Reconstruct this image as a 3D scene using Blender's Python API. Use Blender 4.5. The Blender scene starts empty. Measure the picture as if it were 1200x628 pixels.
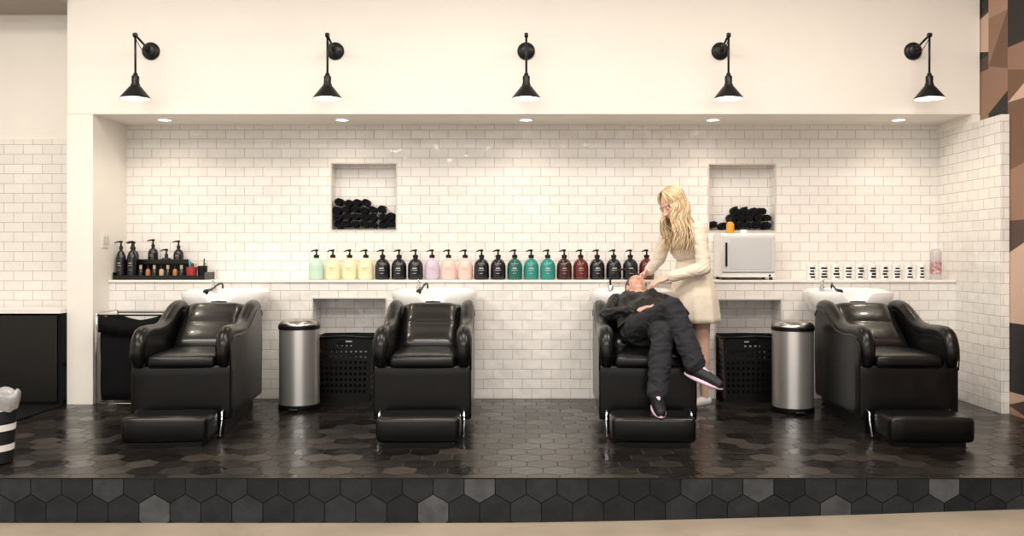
import bpy, bmesh, math, random
import numpy as np
from mathutils import Vector, Matrix, noise
random.seed(7)
S=bpy.context.scene
S.view_settings.view_transform='Standard'
S.view_settings.look='None'
S.view_settings.exposure=0.0
COL=S.collection
pi=math.pi
# ------------------------------------------------------------------ materials
def mat(name,col,rough=0.5,metal=0.0,coat=0.0,bump=0.0,bscale=40,var=0.0,vscale=5,spec=0.5,trans=0.0,emit=None,estr=0,sss=0.0,sheen=0.0,stretch=None):
    m=bpy.data.materials.new(name); m.use_nodes=True
    nt=m.node_tree; b=nt.nodes['Principled BSDF']
    b.inputs['Base Color'].default_value=(*col,1)
    b.inputs['Roughness'].default_value=rough
    b.inputs['Metallic'].default_value=metal
    b.inputs['Coat Weight'].default_value=coat
    b.inputs['Specular IOR Level'].default_value=spec
    b.inputs['Transmission Weight'].default_value=trans
    b.inputs['Subsurface Weight'].default_value=sss
    b.inputs['Sheen Weight'].default_value=sheen
    if sss: b.inputs['Subsurface Scale'].default_value=0.02
    if emit:
        b.inputs['Emission Color'].default_value=(*emit,1); b.inputs['Emission Strength'].default_value=estr
    tc=nt.nodes.new('ShaderNodeTexCoord')
    src=tc.outputs['Object']
    if stretch:
        mp=nt.nodes.new('ShaderNodeMapping'); mp.inputs['Scale'].default_value=stretch
        nt.links.new(src,mp.inputs[0]); src=mp.outputs[0]
    if bump:
        n=nt.nodes.new('ShaderNodeTexNoise'); n.inputs['Scale'].default_value=bscale; n.inputs['Detail'].default_value=3
        nt.links.new(src,n.inputs['Vector'])
        bp=nt.nodes.new('ShaderNodeBump'); bp.inputs['Strength'].default_value=bump; bp.inputs['Distance'].default_value=0.01
        nt.links.new(n.outputs['Fac'],bp.inputs['Height']); nt.links.new(bp.outputs[0],b.inputs['Normal'])
    if var:
        n=nt.nodes.new('ShaderNodeTexNoise'); n.inputs['Scale'].default_value=vscale; n.inputs['Detail'].default_value=4
        nt.links.new(src,n.inputs['Vector'])
        r=nt.nodes.new('ShaderNodeValToRGB')
        r.color_ramp.elements[0].position=0.3; r.color_ramp.elements[1].position=0.7
        r.color_ramp.elements[0].color=(*[c*(1-var) for c in col],1)
        r.color_ramp.elements[1].color=(*[min(1,c*(1+var)) for c in col],1)
        nt.links.new(n.outputs['Fac'],r.inputs[0]); nt.links.new(r.outputs[0],b.inputs['Base Color'])
    return m
def tile_mat():
    m=bpy.data.materials.new('white_subway_tile'); m.use_nodes=True
    nt=m.node_tree; N=nt.nodes; L=nt.links; b=N['Principled BSDF']
    g=N.new('ShaderNodeNewGeometry')
    sp=N.new('ShaderNodeSeparateXYZ'); L.new(g.outputs['Position'],sp.inputs[0])
    sn=N.new('ShaderNodeSeparateXYZ'); L.new(g.outputs['True Normal'],sn.inputs[0])
    def absgt(o):
        a=N.new('ShaderNodeMath'); a.operation='ABSOLUTE'; L.new(o,a.inputs[0])
        c=N.new('ShaderNodeMath'); c.operation='GREATER_THAN'; c.inputs[1].default_value=0.6; L.new(a.outputs[0],c.inputs[0]); return c.outputs[0]
    def comb(a,c):
        k=N.new('ShaderNodeCombineXYZ'); L.new(a,k.inputs[0]); L.new(c,k.inputs[1]); return k.outputs[0]
    def mix(f,a,c):
        k=N.new('ShaderNodeMix'); k.data_type='VECTOR'; L.new(f,k.inputs[0]); L.new(a,k.inputs[4]); L.new(c,k.inputs[5]); return k.outputs[1]
    v=mix(absgt(sn.outputs[0]),comb(sp.outputs[0],sp.outputs[2]),comb(sp.outputs[1],sp.outputs[2]))
    v=mix(absgt(sn.outputs[2]),v,comb(sp.outputs[0],sp.outputs[1]))
    br=N.new('ShaderNodeTexBrick'); L.new(v,br.inputs['Vector'])
    br.offset=0.5; br.inputs['Scale'].default_value=1.0
    br.inputs['Brick Width'].default_value=0.155; br.inputs['Row Height'].default_value=0.0785
    br.inputs['Mortar Size'].default_value=0.0022; br.inputs['Mortar Smooth'].default_value=0.3
    br.inputs['Color1'].default_value=(0.87,0.845,0.81,1); br.inputs['Color2'].default_value=(0.82,0.79,0.75,1)
    br.inputs['Mortar'].default_value=(0.48,0.42,0.36,1)
    L.new(br.outputs['Color'],b.inputs['Base Color'])
    b.inputs['Roughness'].default_value=0.10
    n=N.new('ShaderNodeTexNoise'); n.inputs['Scale'].default_value=9; n.inputs['Detail'].default_value=1; L.new(v,n.inputs['Vector'])
    b1=N.new('ShaderNodeBump'); b1.inputs['Strength'].default_value=0.5; b1.inputs['Distance'].default_value=0.02; L.new(n.outputs['Fac'],b1.inputs['Height'])
    b2=N.new('ShaderNodeBump'); b2.invert=True; b2.inputs['Strength'].default_value=0.6; b2.inputs['Distance'].default_value=0.002
    L.new(br.outputs['Fac'],b2.inputs['Height']); L.new(b1.outputs[0],b2.inputs['Normal']); L.new(b2.outputs[0],b.inputs['Normal'])
    return m
def hex_mat(name,lo,hi,hipos=0.9,r0=0.2,r1=0.42,mul=2.0,spec=0.5,os=0.7):
    m=bpy.data.materials.new(name); m.use_nodes=True
    nt=m.node_tree; N=nt.nodes; L=nt.links; b=N['Principled BSDF']; b.inputs['Specular IOR Level'].default_value=spec
    a=N.new('ShaderNodeAttribute'); a.attribute_name='rnd'
    r=N.new('ShaderNodeValToRGB'); e=r.color_ramp.elements
    e[0].position=0; e[0].color=(*lo,1); e[1].position=1; e[1].color=(*hi,1)
    k=e.new(hipos); k.color=(*[l*mul for l in lo],1)
    L.new(a.outputs['Fac'],r.inputs[0])
    n=N.new('ShaderNodeTexNoise'); n.inputs['Scale'].default_value=14; n.inputs['Detail'].default_value=5
    g=N.new('ShaderNodeNewGeometry'); L.new(g.outputs['Position'],n.inputs['Vector'])
    mx=N.new('ShaderNodeMix'); mx.data_type='RGBA'; mx.blend_type='OVERLAY'; mx.inputs[0].default_value=os
    L.new(r.outputs[0],mx.inputs[6]); L.new(n.outputs['Fac'],mx.inputs[7]); L.new(mx.outputs[2],b.inputs['Base Color'])
    mr=N.new('ShaderNodeMapRange'); mr.inputs[3].default_value=r0; mr.inputs[4].default_value=r1
    L.new(a.outputs['Fac'],mr.inputs[0]); L.new(mr.outputs[0],b.inputs['Roughness'])
    bp=N.new('ShaderNodeBump'); bp.inputs['Strength'].default_value=0.3; bp.inputs['Distance'].default_value=0.01
    L.new(n.outputs['Fac'],bp.inputs['Height']); L.new(bp.outputs[0],b.inputs['Normal'])
    return m
PAINT=mat('warm_white_paint',(0.88,0.845,0.785),0.6,var=0.015,vscale=2)
TILE=tile_mat()
CAP=mat('white_ledge_cap',(0.86,0.83,0.79),0.25)
TRIM=mat('tile_trim',(0.62,0.56,0.49),0.4)
HEXF=hex_mat('black_hex_floor',(0.008,0.0066,0.0056),(0.034,0.028,0.023),0.8,0.15,0.36)
HEXR=hex_mat('black_hex_riser',(0.011,0.013,0.015),(0.085,0.09,0.095),0.90,0.42,0.6,2.3,0.25,0.6)
GROUT=mat('dark_grout',(0.05,0.043,0.037),0.8)
GROUTR=mat('riser_grout',(0.007,0.007,0.008),0.9,spec=0.1)
CONC=mat('tan_concrete',(0.27,0.225,0.175),0.5,var=0.12,vscale=3,bump=0.05)
CEIL=mat('ceiling_paint',(0.85,0.83,0.8),0.7)
TAUPE=mat('taupe_beam',(0.35,0.31,0.27),0.6)
VINYL=mat('black_vinyl',(0.003,0.003,0.0033),0.30,spec=0.25,coat=0.10,bump=0.12,bscale=14)
VINYLB=mat('black_vinyl_back',(0.006,0.0055,0.0055),0.26,spec=0.4,coat=0.25,bump=0.3,bscale=8)
BLK=mat('black_plastic',(0.004,0.004,0.004),0.38,spec=0.28)
BLKM=mat('black_metal',(0.006,0.006,0.006),0.35,spec=0.35)
BLKF=mat('black_fabric',(0.004,0.004,0.005),0.85,bump=0.3,bscale=60,spec=0.15)
TOWEL=mat('black_terry_towel',(0.005,0.005,0.007),0.95,bump=0.8,bscale=160,sheen=0.06,spec=0.15)
PORC=mat('white_porcelain',(0.84,0.83,0.81),0.08,coat=0.5)
CHROME=mat('chrome',(0.75,0.75,0.76),0.1,metal=1)
STEEL=mat('brushed_steel',(0.78,0.76,0.73),0.32,metal=0.85,bump=0.03,bscale=300,stretch=(1,1,0.02))
WARMW=mat('white_enamel',(0.80,0.79,0.77),0.3)
BULB=mat('lit_bulb',(1,1,1),0.5,emit=(1,0.93,0.82),estr=14)
CANL=mat('lit_downlight',(1,1,1),0.5,emit=(1,0.92,0.8),estr=8)
WHITE=mat('white_plastic',(0.85,0.85,0.84),0.35)
GOLD=mat('gold_print',(0.45,0.36,0.22),0.45)
# ------------------------------------------------------------------ mesh helpers
def finish(ob,parent=None,smooth=True,bevel=0,seg=2,loc=None,rot=None):
    COL.objects.link(ob)
    if parent: ob.parent=parent
    if loc: ob.location=loc
    if rot: ob.rotation_euler=rot
    if bevel:
        b=ob.modifiers.new('bevel','BEVEL'); b.width=bevel; b.segments=seg; b.limit_method='ANGLE'; b.angle_limit=0.6
    if smooth and ob.type=='MESH':
        for p in ob.data.polygons: p.use_smooth=True
        if bevel:
            w=ob.modifiers.new('wn','WEIGHTED_NORMAL'); w.keep_sharp=True
    return ob
def mk(name,verts,faces,mats,fm=None,parent=None,smooth=True,bevel=0,seg=2,loc=None,rot=None):
    me=bpy.data.meshes.new(name); me.from_pydata([tuple(v) for v in verts],[],faces)
    if not isinstance(mats,(list,tuple)): mats=[mats]
    for m in mats: me.materials.append(m)
    if fm: me.polygons.foreach_set('material_index',fm)
    me.update()
    bm=bmesh.new(); bm.from_mesh(me); bmesh.ops.recalc_face_normals(bm,faces=bm.faces[:]); bm.to_mesh(me); bm.free()
    return finish(bpy.data.objects.new(name,me),parent,smooth,bevel,seg,loc,rot)
BF=[(0,1,3,2),(4,6,7,5),(0,4,5,1),(2,3,7,6),(0,2,6,4),(1,5,7,3)]
def box(name,x0,x1,y0,y1,z0,z1,m,parent=None,bevel=0,seg=2,loc=None,rot=None):
    v=[(x,y,z) for x in (x0,x1) for y in (y0,y1) for z in (z0,z1)]
    return mk(name,v,BF,m,None,parent,bevel>0,bevel,seg,loc,rot)
def lathe_data(prof,n=24,c=(0,0,0),sx=1,sy=1):
    V=[];F=[];FM=[]
    for (r,z,*k) in prof:
        for i in range(n):
            a=2*pi*i/n; V.append((c[0]+sx*max(r,1e-4)*math.cos(a),c[1]+sy*max(r,1e-4)*math.sin(a),c[2]+z))
    for j in range(len(prof)-1):
        mi=prof[j+1][2] if len(prof[j+1])>2 else 0
        for i in range(n):
            i2=(i+1)%n; F.append((j*n+i,j*n+i2,(j+1)*n+i2,(j+1)*n+i)); FM.append(mi)
    return V,F,FM
def lathe(name,prof,m,n=24,parent=None,loc=None,rot=None,sx=1,sy=1,extra=None,sharp=True):
    V,F,FM=lathe_data(prof,n,sx=sx,sy=sy)
    if extra:
        for (v2,f2,m2) in extra:
            o=len(V); V+=v2; F+=[tuple(i+o for i in f) for f in f2]; FM+=m2
    ob=mk(name,V,F,m,FM,parent,True,0,2,loc,rot)
    if sharp:
        e=ob.modifiers.new('es','EDGE_SPLIT'); e.split_angle=0.7
    return ob
def tube_data(pts,r,n=8,mi=0,flat=1.0):
    pts=[Vector(p) for p in pts]; N=len(pts)
    rs=[r]*N if not isinstance(r,(list,tuple)) else r
    V=[];F=[]
    t=(pts[1]-pts[0]).normalized()
    up=Vector((0,0,1)) if abs(t.z)<0.9 else Vector((1,0,0))
    a=t.cross(up).normalized()
    for i,p in enumerate(pts):
        if i==0: t=(pts[1]-pts[0])
        elif i==N-1: t=pts[-1]-pts[-2]
        else: t=pts[i+1]-pts[i-1]
        t.normalize(); a=(a-t*a.dot(t)).normalized(); b=t.cross(a)
        for k in range(n):
            an=2*pi*k/n; V.append(tuple(p+(a*math.cos(an)+b*math.sin(an)*flat)*rs[i]))
    for i in range(N-1):
        for k in range(n):
            k2=(k+1)%n; F.append((i*n+k,i*n+k2,(i+1)*n+k2,(i+1)*n+k))
    F.append(tuple(range(n))[::-1]); F.append(tuple((N-1)*n+k for k in range(n)))
    return V,F,[mi]*len(F)
def tube(name,pts,r,m,n=8,parent=None,flat=1.0):
    V,F,FM=tube_data(pts,r,n,0,flat); return mk(name,V,F,m,FM,parent)
def curvepts(ctrl,n=8):
    P=[Vector(c) for c in ctrl]; P=[P[0]*2-P[1]]+P+[P[-1]*2-P[-2]]; out=[]
    for i in range(1,len(P)-2):
        for k in range(n):
            t=k/n; a,b,c,d=P[i-1:i+3]
            out.append(0.5*((2*b)+(c-a)*t+(2*a-5*b+4*c-d)*t*t+(3*b-a-3*c+d)*t**3))
    out.append(P[-2]); return out
def empty(name,loc,rz=0):
    e=bpy.data.objects.new(name,None); e.empty_display_size=0.1; e.location=loc; e.rotation_euler=(0,0,rz); COL.objects.link(e); return e
def prism(name,prof,x0,x1,m,parent=None,bevel=0,seg=3):
    n=len(prof); V=[(x0,y,z) for y,z in prof]+[(x1,y,z) for y,z in prof]
    F=[tuple(range(n)),tuple(range(2*n-1,n-1,-1))]+[(i,(i+1)%n,n+(i+1)%n,n+i) for i in range(n)]
    return mk(name,V,F,m,None,parent,True,bevel,seg)
def cushion(name,x0,x1,y0,y1,z0,z1,m,parent=None,loc=None,rot=None,bulge=0.02,bev=0.03):
    ob=box(name,x0,x1,y0,y1,z0,z1,m,parent,0,3,loc,rot)
    bm=bmesh.new(); bm.from_mesh(ob.data)
    bmesh.ops.bevel(bm,geom=bm.edges[:]+bm.verts[:],offset=bev,segments=3,affect='EDGES',profile=0.5)
    bmesh.ops.subdivide_edges(bm,edges=[e for e in bm.edges if e.calc_length()>0.1],cuts=5,use_grid_fill=True)
    cx,cy,cz=(x0+x1)/2,(y0+y1)/2,(z0+z1)/2
    for v in bm.verts:
        u=(v.co.x-cx)/((x1-x0)/2); w=(v.co.y-cy)/((y1-y0)/2); q=(v.co.z-cz)/((z1-z0)/2)
        if abs(q)>0.7: v.co.z+=math.copysign(bulge*max(0,1-u*u)*max(0,1-w*w),q)
        if abs(w)>0.9: v.co.y+=math.copysign(bulge*0.5*max(0,1-u*u)*max(0,1-q*q),w)
    bm.to_mesh(ob.data); bm.free()
    for p in ob.data.polygons: p.use_smooth=True
    return ob
# ------------------------------------------------------------------ room shell
YU=7.24; YL=6.93; YF=6.67; ZS=2.234; ZL=0.95; XL=-3.31; XR=3.47; ZC=3.7
def niche_wall(name,x0,x1,z0,z1,y,niches,m):
    xs=sorted({x0,x1,*[n[0] for n in niches],*[n[1] for n in niches]}); zs=sorted({z0,z1,*[n[2] for n in niches],*[n[3] for n in niches]})
    V=[];F=[]
    def quad(*q): o=len(V); V.extend(q); F.append((o,o+1,o+2,o+3))
    for i in range(len(xs)-1):
        for j in range(len(zs)-1):
            cx=(xs[i]+xs[i+1])/2; cz=(zs[j]+zs[j+1])/2
            if any(n[0]<cx<n[1] and n[2]<cz<n[3] for n in niches): continue
            quad((xs[i],y,zs[j]),(xs[i+1],y,zs[j]),(xs[i+1],y,zs[j+1]),(xs[i],y,zs[j+1]))
    for a,b,c,d,dp in niches:
        Y=y+dp
        quad((a,Y,c),(b,Y,c),(b,Y,d),(a,Y,d)); quad((a,y,c),(a,Y,c),(a,Y,d),(a,y,d)); quad((b,Y,c),(b,y,c),(b,y,d),(b,Y,d))
        quad((a,y,d),(a,Y,d),(b,Y,d),(b,y,d)); quad((a,Y,c),(a,y,c),(b,y,c),(b,Y,c))
    me=bpy.data.meshes.new(name); me.from_pydata(V,[],F); me.materials.append(m); me.update()
    return finish(bpy.data.objects.new(name,me),None,False)
UN=[(-1.593,-1.057,1.362,1.912,0.14),(1.564,2.114,1.355,1.905,0.14)]
LN=[(-1.675,-1.094,0.0,0.80,0.27),(1.55,2.07,0.0,0.79,0.27)]
niche_wall('wall_back',XL,XR,ZL,ZS,YU,UN,TILE)
zt=ZL-0.02
box('wall_back_lower_left',XL,LN[0][0],YL,7.44,0,zt,TILE)
box('wall_back_lower_centre',LN[0][1],LN[1][0],YL,7.44,0,zt,TILE)
box('wall_back_lower_right',LN[1][1],XR,YL,7.44,0,zt,TILE)
for k,(a,b,c,d,dp) in enumerate(LN):
    box('wall_alcove_header_%d'%(k+1),a,b,YL,7.2,d,zt,TILE)
    box('wall_alcove_back_%d'%(k+1),a,b,7.2,7.44,0,zt,TILE)
box('wall_back_shell',-5.6,3.9,7.45,7.55,-0.3,ZC,PAINT)
box('trim_ledge',XL+0.001,XR-0.001,YL-0.015,YU-0.001,ZL-0.02,ZL,CAP,bevel=0.003)
k=0
for (a,b,c,d,dp),y in [(n,YU) for n in UN]+[(n,YL) for n in LN]:
    t=0.010; V=[];F=[]
    for (x0,x1,z0,z1) in ([(a-t,a,c if c>0 else 0,d+t),(b,b+t,c if c>0 else 0,d+t),(a,b,d,d+t)]+([(a-t,b+t,c-t,c)] if c>0 else [])):
        o=len(V); V+=[(x,yy,z) for x in (x0,x1) for yy in (y-0.005,y-0.0005) for z in (z0,z1)]; F+=[tuple(i+o for i in f) for f in BF]
    k+=1; mk('trim_%d'%k,V,F,TRIM,smooth=False)
box('wall_back_upper',-3.51,3.53,YF,7.44,ZS,ZC,PAINT,bevel=0.006)
box('wall_left_pier',-3.51,XL,YF,7.44,0,ZS-0.001,PAINT)
box('wall_right_tile',XR,3.53,6.27,7.44,0,2.17,TILE)
box('trim_right_cap',XR,3.53,YF,7.44,2.17,ZS-0.001,PAINT)
box('wall_left_bay',-5.5,-3.51,7.0,7.44,0,ZC,PAINT)
box('wall_left_bay_tile',-5.5,-3.512,6.988,6.9995,0,2.087,TILE)
box('trim_beam',-5.5,-3.512,6.5,6.99,3.09,ZC,TAUPE)
box('wall_left',-5.6,-5.5,-1.5,7.44,-0.3,ZC,PAINT)
# right wall: angular geometric wallpaper made of straight-edged colour fields
wr=random.Random(21)
WCOL=[(0.012,0.010,0.009),(0.17,0.085,0.05),(0.44,0.26,0.19),(0.08,0.042,0.03),(0.30,0.17,0.115),(0.62,0.44,0.34),(0.012,0.010,0.009)]
WM=[mat('mural_tone_%d'%i,c,0.55) for i,c in enumerate(WCOL)]
V=[];F=[];FM=[]
yy=7.44; cols=[yy]
while yy>-1.5: yy-=wr.choice((0.14,0.2,0.26,0.34)); cols.append(max(yy,-1.5))
for ci in range(len(cols)-1):
    ya,yb=cols[ci],cols[ci+1]; z=-0.3; sl=0.0; last=-1
    while z<ZC:
        h=wr.choice((0.10,0.16,0.24,0.36,0.5)); s2=wr.choice((0,0,0.07,-0.07,0.13)); z2=z+h
        if z2>ZC-0.15: z2=ZC; s2=0
        mi=wr.randrange(7)
        while WCOL[mi]==(WCOL[last] if last>=0 else None): mi=wr.randrange(7)
        last=mi; o=len(V)
        V+=[(3.5345,ya,z),(3.5345,yb,z+sl),(3.5345,yb,z2+s2),(3.5345,ya,z2)]
        if wr.random()<0.3:
            F+=[(o,o+1,o+2),(o,o+2,o+3)]; FM+=[mi,(mi+wr.choice((1,2,3)))%7]
        else: F.append((o,o+1,o+2,o+3)); FM.append(mi)
        z=z2; sl=s2
mk('wall_right_mural',V,F,WM,FM,None,False)
box('wall_right',3.535,3.65,-1.5,7.44,-0.3,ZC,WM[1])
box('ceiling',-5.6,3.65,-1.5,7.55,ZC,ZC+0.1,CEIL)
YP=4.47
box('floor_platform',-5.5,3.535,YP+0.004,7.44,-0.32,-0.003,GROUT)
box('floor_riser_backing',-5.5,3.53,YP+0.0015,YP+0.0038,-0.32,-0.0035,GROUTR)
def hexes(name,u0,u1,v0,v1,fn,m,w=0.17,gap=0.005,seed=1,cut=None):
    rn=random.Random(seed); bm=bmesh.new(); lay=bm.faces.layers.float.new('rnd') 
    R=(w-gap)/math.sqrt(3); dv=w*math.sqrt(3)/2
    j=0; v=v0
    while v<v1+w:
        u=u0+(w/2 if j%2 else 0)
        while u<u1+w:
            vs=[bm.verts.new((u+R*math.cos(pi/6+k*pi/3),v+R*math.sin(pi/6+k*pi/3),0)) for k in range(6)]
            f=bm.faces.new(vs); f[lay]=rn.random(); u+=w
        v+=dv; j+=1
    for co,no in (((u0,0,0),(-1,0,0)),((u1,0,0),(1,0,0)),((0,v0,0),(0,-1,0)),((0,v1,0),(0,1,0))):
        bmesh.ops.bisect_plane(bm,geom=bm.verts[:]+bm.edges[:]+bm.faces[:],plane_co=co,plane_no=no,clear_outer=True)
    for q in bm.verts: q.co=Vector(fn(q.co.x,q.co.y))
    me=bpy.data.meshes.new(name); bm.to_mesh(me); bm.free(); me.materials.append(m)
    return finish(bpy.data.objects.new(name,me),None,False)
hexes('floor',-5.5,3.53,YP+0.006,7.43,lambda u,v:(u,v,0.0),HEXF,seed=3)
hexes('floor_riser',-5.5,3.53,-0.315,-0.004,lambda u,v:(u,YP,v),HEXR,seed=11,gap=0.0045,w=0.16)
box('trim_step_edge',-5.5,3.53,YP-0.003,YP+0.006,-0.004,0.001,BLKM)
V=[];F=[];nx=40
for i in range(nx+1):
    x=-5.5+9.03*i/nx; t=max(0,min(1,(x+0.2)/2.8)); z=-0.232+0.072*t**1.4
    for y in (-1.5,YP-0.001): V.append((x,y,z))
for i in range(nx): F.append((2*i,2*i+1,2*i+3,2*i+2))
mk('floor_lower',V,F,CONC)
# ------------------------------------------------------------------ left cabinet, mat, striped bin
cb=empty('black_storage_cabinet',(-4.3,6.8,0))
x0,x1,y0,y1=-0.9,0.785,-0.2,0.18
box('top_slab',x0,x1,y0-0.02,y1,0.705,0.735,CAP,cb)
box('back_panel',x0,x1,y1-0.02,y1,0.0,0.70,BLK,cb)
for i,x in enumerate((x0,-0.35,0.19,x1-0.025)): box('divider_%d'%i,x,x+0.025,y0,y1-0.02,0.0,0.70,BLKF,cb)
for z in (0.02,0.30): box('shelf',x0,x1,y0+0.03,y1-0.02,z,z+0.02,BLKF,cb)
box('toe_kick',x0,x1,y0+0.03,y0+0.05,0,0.02,BLK,cb)
box('drawer_front',-0.32,0.18,y0-0.01,y0+0.005,0.34,0.68,BLKM,cb,0.003)
box('cupboard_door',0.22,0.755,y0-0.008,y0+0.007,0.03,0.69,BLKM,cb,0.003)
tube('drawer_handle',[(0.13,y0-0.01,0.45),(0.13,y0-0.035,0.46),(0.13,y0-0.035,0.6),(0.13,y0-0.01,0.61)],0.005,CHROME,parent=cb)
box('floor_mat',-5.3,-3.5,5.3,6.58,0.001,0.01,BLKF,bevel=0.003)
stripe=bpy.data.materials.new('black_white_stripes'); stripe.use_nodes=True
nt=stripe.node_tree; tc=nt.nodes.new('ShaderNodeTexCoord'); sx=nt.nodes.new('ShaderNodeSeparateXYZ'); nt.links.new(tc.outputs['Object'],sx.inputs[0])
m1=nt.nodes.new('ShaderNodeMath'); m1.operation='MULTIPLY'; m1.inputs[1].default_value=9.0; nt.links.new(sx.outputs[2],m1.inputs[0])
m2=nt.nodes.new('ShaderNodeMath'); m2.operation='FRACT'; nt.links.new(m1.outputs[0],m2.inputs[0])
m3=nt.nodes.new('ShaderNodeMath'); m3.operation='GREATER_THAN'; m3.inputs[1].default_value=0.68; nt.links.new(m2.outputs[0],m3.inputs[0])
mx=nt.nodes.new('ShaderNodeMix'); mx.data_type='RGBA'; mx.inputs[6].default_value=(0.008,0.008,0.010,1); mx.inputs[7].default_value=(0.75,0.74,0.72,1)
nt.links.new(m3.outputs[0],mx.inputs[0]); nt.links.new(mx.outputs[2],nt.nodes['Principled BSDF'].inputs['Base Color'])
wb=empty('striped_waste_basket',(-2.925,4.78,0.001))
lathe('basket_body',[(0,0),(0.085,0),(0.10,0.01),(0.122,0.34),(0.118,0.34),(0.096,0.012),(0,0.012)],stripe,28,wb)
V,F,FM=lathe_data([(0.124,0.30),(0.130,0.34),(0.132,0.375),(0.120,0.395),(0.10,0.36),(0.08,0.28)],40)
V=[(x*(1+0.05*math.sin(9*math.atan2(y,x)+z*40)),y*(1+0.05*math.sin(7*math.atan2(y,x)+z*30)),z+0.012*math.sin(5*math.atan2(y,x))) for x,y,z in V]
mk('liner_bag',V,F,mat('bin_liner',(0.45,0.45,0.46),0.2,trans=0.3,bump=0.6,bscale=50),None,wb)
# ------------------------------------------------------------------ sconces + downlights
LX=[-2.86,-1.44,0.03,1.525,3.01]
SHIN=mat('shade_inner',(0.9,0.88,0.84),0.4)
for i,x in enumerate(LX):
    e=empty('gooseneck_wall_sconce',(x,YF,2.72))
    lathe('wall_plate',[(0,0.0),(0.068,0.0),(0.068,0.012),(0.06,0.022),(0.045,0.026),(0.045,0.045),(0.03,0.052),(0,0.052)],BLKM,28,e,rot=(pi/2,0,0))
    lathe('pivot_wheel',[(0,-0.012),(0.030,-0.012),(0.034,-0.006),(0.028,0),(0.034,0.006),(0.030,0.012),(0,0.012)],BLKM,20,e,loc=(0.0,-0.062,0.0),rot=(0,pi/2,0))
    tube('arm',[(0,-0.05,0),(0,-0.10,0.015),(0,-0.27,0.055)],0.0085,BLKM,parent=e)
    lathe('joint',[(0,-0.014),(0.016,-0.014),(0.018,0),(0.016,0.014),(0,0.014)],BLKM,16,e,loc=(0,-0.275,0.055),rot=(0,pi/2,0))
    tube('drop_rod',[(0,-0.275,0.055),(0,-0.272,-0.23)],0.0085,BLKM,parent=e)
    tube('stay_wire',curvepts([(0.0,-0.05,-0.02),(0.0,-0.15,-0.03),(0.0,-0.27,0.03)],5),0.003,BLKM,6,e)
    lathe('shade',[(0.0,0.190),(0.014,0.190),(0.017,0.175),(0.027,0.165),(0.027,0.115),(0.033,0.105),(0.033,0.098),(0.045,0.085),(0.103,0.012),(0.108,0.0),(0.104,0.0,1),(0.098,0.012,1),(0.040,0.080,1),(0,0.085,1)],[BLKM,SHIN],32,e,loc=(0,-0.272,-0.415))
    lathe('bulb',[(0,0.09),(0.014,0.085),(0.016,0.06),(0.030,0.035),(0.032,0.015),(0.022,-0.006),(0,-0.012)],BULB,18,e,loc=(0,-0.272,-0.415),sharp=False)
    l=bpy.data.lights.new('sconce_light','SPOT'); l.energy=7; l.color=(1,0.88,0.72); l.spot_size=2.2; l.spot_blend=0.8; l.shadow_soft_size=0.03
    o=bpy.data.objects.new('sconce_light',l); COL.objects.link(o); o.parent=e; o.location=(0,-0.272,-0.44)
for i,x in enumerate(LX):
    e=empty('recessed_downlight',(x*1.0,6.92,ZS))
    lathe('trim_ring',[(0.07,-0.0005),(0.07,-0.006),(0.05,-0.008),(0.048,-0.002)],WHITE,28,e)
    lathe('lens',[(0,-0.003),(0.049,-0.003)],CANL,28,e)
    l=bpy.data.lights.new('downlight','SPOT'); l.energy=8; l.color=(1,0.86,0.68); l.spot_size=2.5; l.spot_blend=1.0; l.shadow_soft_size=0.06
    o=bpy.data.objects.new('downlight_lamp',l); COL.objects.link(o); o.parent=e; o.location=(0,0,-0.02)
oe=empty('wall_outlet_plate',(XL,6.86,1.265))
box('plate',0.0005,0.008,-0.055,0.055,-0.06,0.06,WARMW,oe,0.002)
for y in (-0.027,0.027): box('switch',0.008,0.014,y-0.016,y+0.016,-0.032,0.032,TRIM,oe,0.001)
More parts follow.
